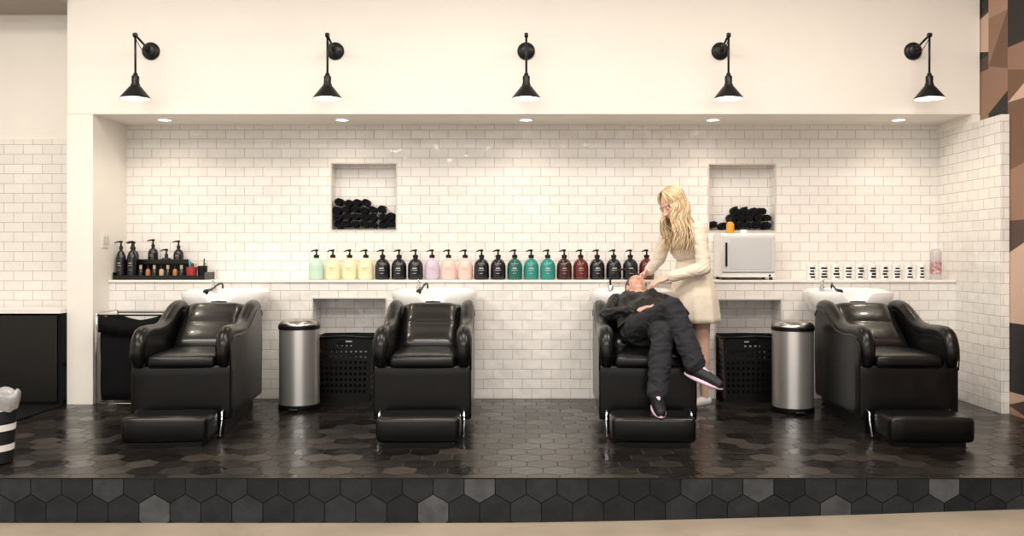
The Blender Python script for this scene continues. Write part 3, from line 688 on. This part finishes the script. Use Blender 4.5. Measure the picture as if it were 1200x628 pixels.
f.chain([(shR,0.058),(shR.lerp(elR,0.5),0.055),(elR,0.050),(wrR+(elR-wrR)*0.12,0.040)],0); f.cap(wrR+(elR-wrR)*0.14,wrR,0.026,0.024,1)
f.hand(wrL,(-0.9,0.15,-0.30),(0.1,0.35,-0.95),1,thumb=-1,curl=0.30)
f.hand(wrR,(-0.70,-0.35,-0.45),(-0.3,-0.5,-0.6),1,thumb=1,curl=0.6)
hpL=pel+sd*0.075-Z*0.05; hpR=pel-sd*0.075-Z*0.05
knL=Vector((1.355,6.50,0.48)); knR=Vector((1.29,6.63,0.48)); anL=Vector((1.375,6.53,0.085)); anR=Vector((1.30,6.68,0.085))
for h_,k_,a_ in ((hpL,knL,anL),(hpR,knR,anR)):
    f.chain([(h_,0.082),(h_.lerp(k_,0.5),0.068),(k_,0.050),(k_.lerp(a_,0.3),0.050),(k_.lerp(a_,0.75),0.034),(a_,0.031)],1)
    f.chain([(a_-fw*0.025-Z*0.035,0.036),(a_+fw*0.06-Z*0.040,0.036),(a_+fw*0.135-Z*0.052,0.028)],7)
hf=Vector((-0.74,-0.42,-0.52)); hu=Vector((-0.50,-0.22,0.84))
f.head(hd,hf,hu,1,2,3,4,5,6,1.0,True)
f.build('body',st,0.005,3,cloth=(0,),amp=0.006)
V=[];F=[];n=72;lv=12
for j in range(lv+1):
    t=j/lv; z=1.10-0.455*t; w=0.132+0.062*min(1,t*1.9)+0.02*t; dd=0.103+0.04*min(1,t*1.7)+0.02*t
    for i in range(n):
        a=2*pi*i/n; q=1+0.035*t*math.sin(a*9+1)+0.015*t*math.sin(a*17)
        p=Vector((1.285+0.022*t,6.556,0))+sd*(math.cos(a)*w*q)+fw*(math.sin(a)*dd*q); V.append((p.x-1.28,p.y-6.58,z-0.001))
for j in range(lv):
    for i in range(n):
        i2=(i+1)%n; F.append((j*n+i,j*n+i2,(j+1)*n+i2,(j+1)*n+i))
o=mk('knit_skirt',V,F,KNIT,None,st); s_=o.modifiers.new('sol','SOLIDIFY'); s_.thickness=0.006
rn=random.Random(4); V=[];F=[];FM=[]
HF=hf.normalized(); HU=(hu-HF*hu.dot(HF)).normalized(); HR=HF.cross(HU)
for k in range(420):
    th=rn.uniform(-1,1)*pi*0.78+pi
    side=math.sin(th)
    part=rn.uniform(-0.02,0.05)
    rx,ry,rz_=0.088,0.100,0.096
    hc=hd-HF*0.020+HU*0.036
    pts=[]
    for q in range(7):
        ph=0.08+q/6*(1.62+rn.uniform(-.05,.05))
        dv=HU*(math.cos(ph)*rz_)+HF*(math.cos(th)*math.sin(ph)*ry+part*(1-q/6))+HR*(math.sin(th)*math.sin(ph)*rx)
        pts.append(hc+dv*rn.uniform(1.0,1.05))
    p=pts[-1].copy(); out=(p-hc); out.z=0; 
    if out.length>0: out.normalize()
    zend=rn.uniform(1.15,1.30); amp=rn.uniform(0.006,0.018); phz=rn.uniform(0,1.0)+side*1.5; m=13
    z0=p.z
    for q in range(1,m+1):
        t=q/m; z=z0+(zend-z0)*t
        c2=Vector((nk.x-0.01,nk.y-0.03,0)); flat=Vector((p.x,p.y,0))
        tgt=c2+(flat-c2).normalized()*(0.105+0.03*math.sin(k)) ; b=flat.lerp(tgt,min(1,t*1.1))
        b+=out*(amp*math.sin(phz+t*11))+Vector((-out.y,out.x,0))*(amp*math.cos(phz+t*10))
        b+=Vector((0.0,-0.035*min(1,t*1.5),0))
        pts.append(Vector((b.x,b.y,z)))
    pts=[q-st.location for q in pts]
    N=len(pts); rr=[0.0052*min(1,0.4+i*0.25,0.12+(N-1-i)*0.17) for i in range(N)]
    v,ff,fm=tube_data(pts,rr,5,1 if rn.random()<0.55 else 0); o=len(V); V+=v; F+=[tuple(i+o for i in q) for q in ff]; FM+=fm
mk('long_wavy_hair',V,F,[HAIRB,HAIRL],FM,st)
# --- client reclined in the third chair
cl=empty('reclining_client',(0.86,5.9,0.53))
g=Fig([SMOCK,SKIN2,HAIRD,LIP,EYE,EYEW,BROWB,TROU,SNEAK,SOLE])
pe=Vector((0.845,5.90,0.625)); ab=Vector((0.855,6.06,0.69)); ch=Vector((0.865,6.24,0.765)); nb=Vector((0.870,6.40,0.835)); hc=Vector((0.868,6.545,0.905))
X=Vector((1,0,0)); T=(nb-pe).normalized(); NN=X.cross(T).normalized()
if NN.z<0: NN=-NN
g.ell(pe,X,T,NN,(0.170,0.14,0.100),7); g.ell(ab,X,T,NN,(0.155,0.16,0.100),0); g.ell(ch,X,T,NN,(0.170,0.16,0.095),0)
sR=ch+X*-0.175+T*0.10; sL=ch+X*0.175+T*0.10
g.cap(sR,sL,0.058,0.058,0); g.cap(ch+T*0.1,nb-T*0.02,0.070,0.052,0); g.cap(nb-T*0.03,hc-Vector((0,0.01,0.03)),0.050,0.05,1)
eR=Vector((0.59,6.09,0.72)); eL=Vector((1.12,6.07,0.74)); wR=Vector((0.765,5.93,0.765)); wL=Vector((0.93,5.96,0.785))
g.chain([(sR,0.062),(sR.lerp(eR,.5),0.056),(eR,0.050),(wR,0.038)],0); g.chain([(sL,0.062),(sL.lerp(eL,.5),0.056),(eL,0.050),(wL,0.038)],0)
g.hand(wR+Vector((0.01,-0.002,0.002)),(0.9,-0.1,0.0),(0,-0.15,-0.95),1,thumb=-1,curl=0.25,L=0.92)
g.hand(wL+Vector((-0.01,0,0.004)),(-0.9,-0.12,0.02),(0,-0.1,-0.95),1,thumb=1,curl=0.25,L=0.92)
hR=pe+X*-0.085; hL=pe+X*0.085
kR=Vector((0.955,5.49,0.815)); aR=Vector((1.075,5.335,0.455)); kL=Vector((0.885,5.46,0.665)); aL=Vector((0.832,5.335,0.275))
for h_,k_,a_ in ((hR,kR,aR),(hL,kL,aL)):
    g.chain([(h_,0.098),(h_.lerp(k_,.5),0.084),(k_,0.066),(k_.lerp(a_,.3),0.070),(k_.lerp(a_,.8),0.066),(k_.lerp(a_,.93),0.066)],7)
    g.cap(k_.lerp(a_,.9),a_,0.034,0.036,8)
def shoe(a,d,up):
    d=Vector(d).normalized(); up=Vector(up); up=(up-d*up.dot(d)).normalized(); s_=d.cross(up)
    g.chain([(a-d*0.03-up*0.020,0.042),(a+d*0.06-up*0.026,0.041),(a+d*0.135-up*0.036,0.036),(a+d*0.170-up*0.042,0.029)],8)
    g.ell(a+d*0.065-up*0.060,s_,d,up,(0.046,0.140,0.020),9)
    g.cap(a+d*0.05+up*0.012,a+d*0.085+up*0.000,0.012,0.010,9)
shoe(aR,(0.72,-0.60,-0.28),(0.25,-0.2,0.9)); shoe(aL,(-0.02,-0.95,-0.16),(0,0,1))
g.head(hc,(0.03,-0.50,0.86),(0.0,0.86,0.50),1,2,3,4,5,6,1.03,True)
g.build('body',cl,0.005,3,cloth=(0,7),amp=0.009)
V=[];F=[];nu=30;nv=20
for j in range(nv+1):
    t=j/nv
    for i in range(nu+1):
        u=-1+2*i/nu
        c=nb.lerp(pe+Vector((0,-0.03,0.0)),0.16+0.84*t)
        ang=u*1.40; w=0.195+0.01*t; hh=0.118+0.010*math.sin(9*u+5*t)+0.008*math.sin(17*t+4*u)+0.006*math.sin(23*u-9*t)-0.05*math.exp(-(u/0.16)**2-(t/0.18)**2)
        p=c+X*(w*math.sin(ang))+NN*(hh*math.cos(ang))
        V.append(tuple(p-cl.location))
for j in range(nv):
    for i in range(nu):
        a=j*(nu+1)+i; F.append((a,a+1,a+nu+2,a+nu+1))
o=mk('smock_front',V,F,SMOCK,None,cl); s_=o.modifiers.new('sol','SOLIDIFY'); s_.thickness=0.004
sp=empty('handheld_shower_sprayer',(0.86,6.85,0.895))
L0=sp.location
tube('hose',[Vector(p)-L0 for p in curvepts([(0.70,6.84,0.885),(0.70,6.84,0.96),(0.76,6.82,1.03),(0.85,6.78,1.035),(0.915,6.73,0.985)],8)],0.008,BLK,8,sp)
tube('spray_handle',[Vector(p)-L0 for p in [(0.915,6.73,0.985),(0.91,6.715,0.965),(0.905,6.705,0.945)]],[0.013,0.015,0.024],BLK,12,sp)
lathe('hose_socket',[(0,-0.01),(0.022,-0.01),(0.02,0.02),(0.012,0.03),(0,0.03)],CHROME,16,sp,loc=Vector((0.70,6.84,0.885))-L0)
# ------------------------------------------------------------------ lighting
w=bpy.data.worlds.new('world'); S.world=w; w.use_nodes=True
w.node_tree.nodes['Background'].inputs[0].default_value=(1.0,0.97,0.95,1); w.node_tree.nodes['Background'].inputs[1].default_value=0.7
def area(name,loc,sx,sy,e,col,rot=(0,0,0)):
    l=bpy.data.lights.new(name,'AREA'); l.shape='RECTANGLE'; l.size=sx; l.size_y=sy; l.energy=e; l.color=col
    o=bpy.data.objects.new(name,l); COL.objects.link(o); o.location=loc; o.rotation_euler=rot
for x in (-3.2,-0.4,2.2):
    area('ceiling_light_panel',(x,4.3,3.66),1.6,1.0,74,(1,0.92,0.82))
area('ceiling_light_panel',(-0.8,1.5,3.66),6,1.0,235,(1,0.935,0.855))
area('storefront_window_light',(-0.8,-1.3,1.9),7.5,2.8,60,(1.0,0.98,0.96),(math.radians(90),0,0))
# ------------------------------------------------------------------ camera
c=bpy.data.cameras.new('camera'); c.sensor_width=36; c.lens=36*1014/1200; c.shift_x=-0.01; c.shift_y=-0.0133; c.clip_start=0.05
co=bpy.data.objects.new('camera',c); COL.objects.link(co); co.location=(0,0,1.155); co.rotation_euler=(pi/2,0,0)
S.camera=co
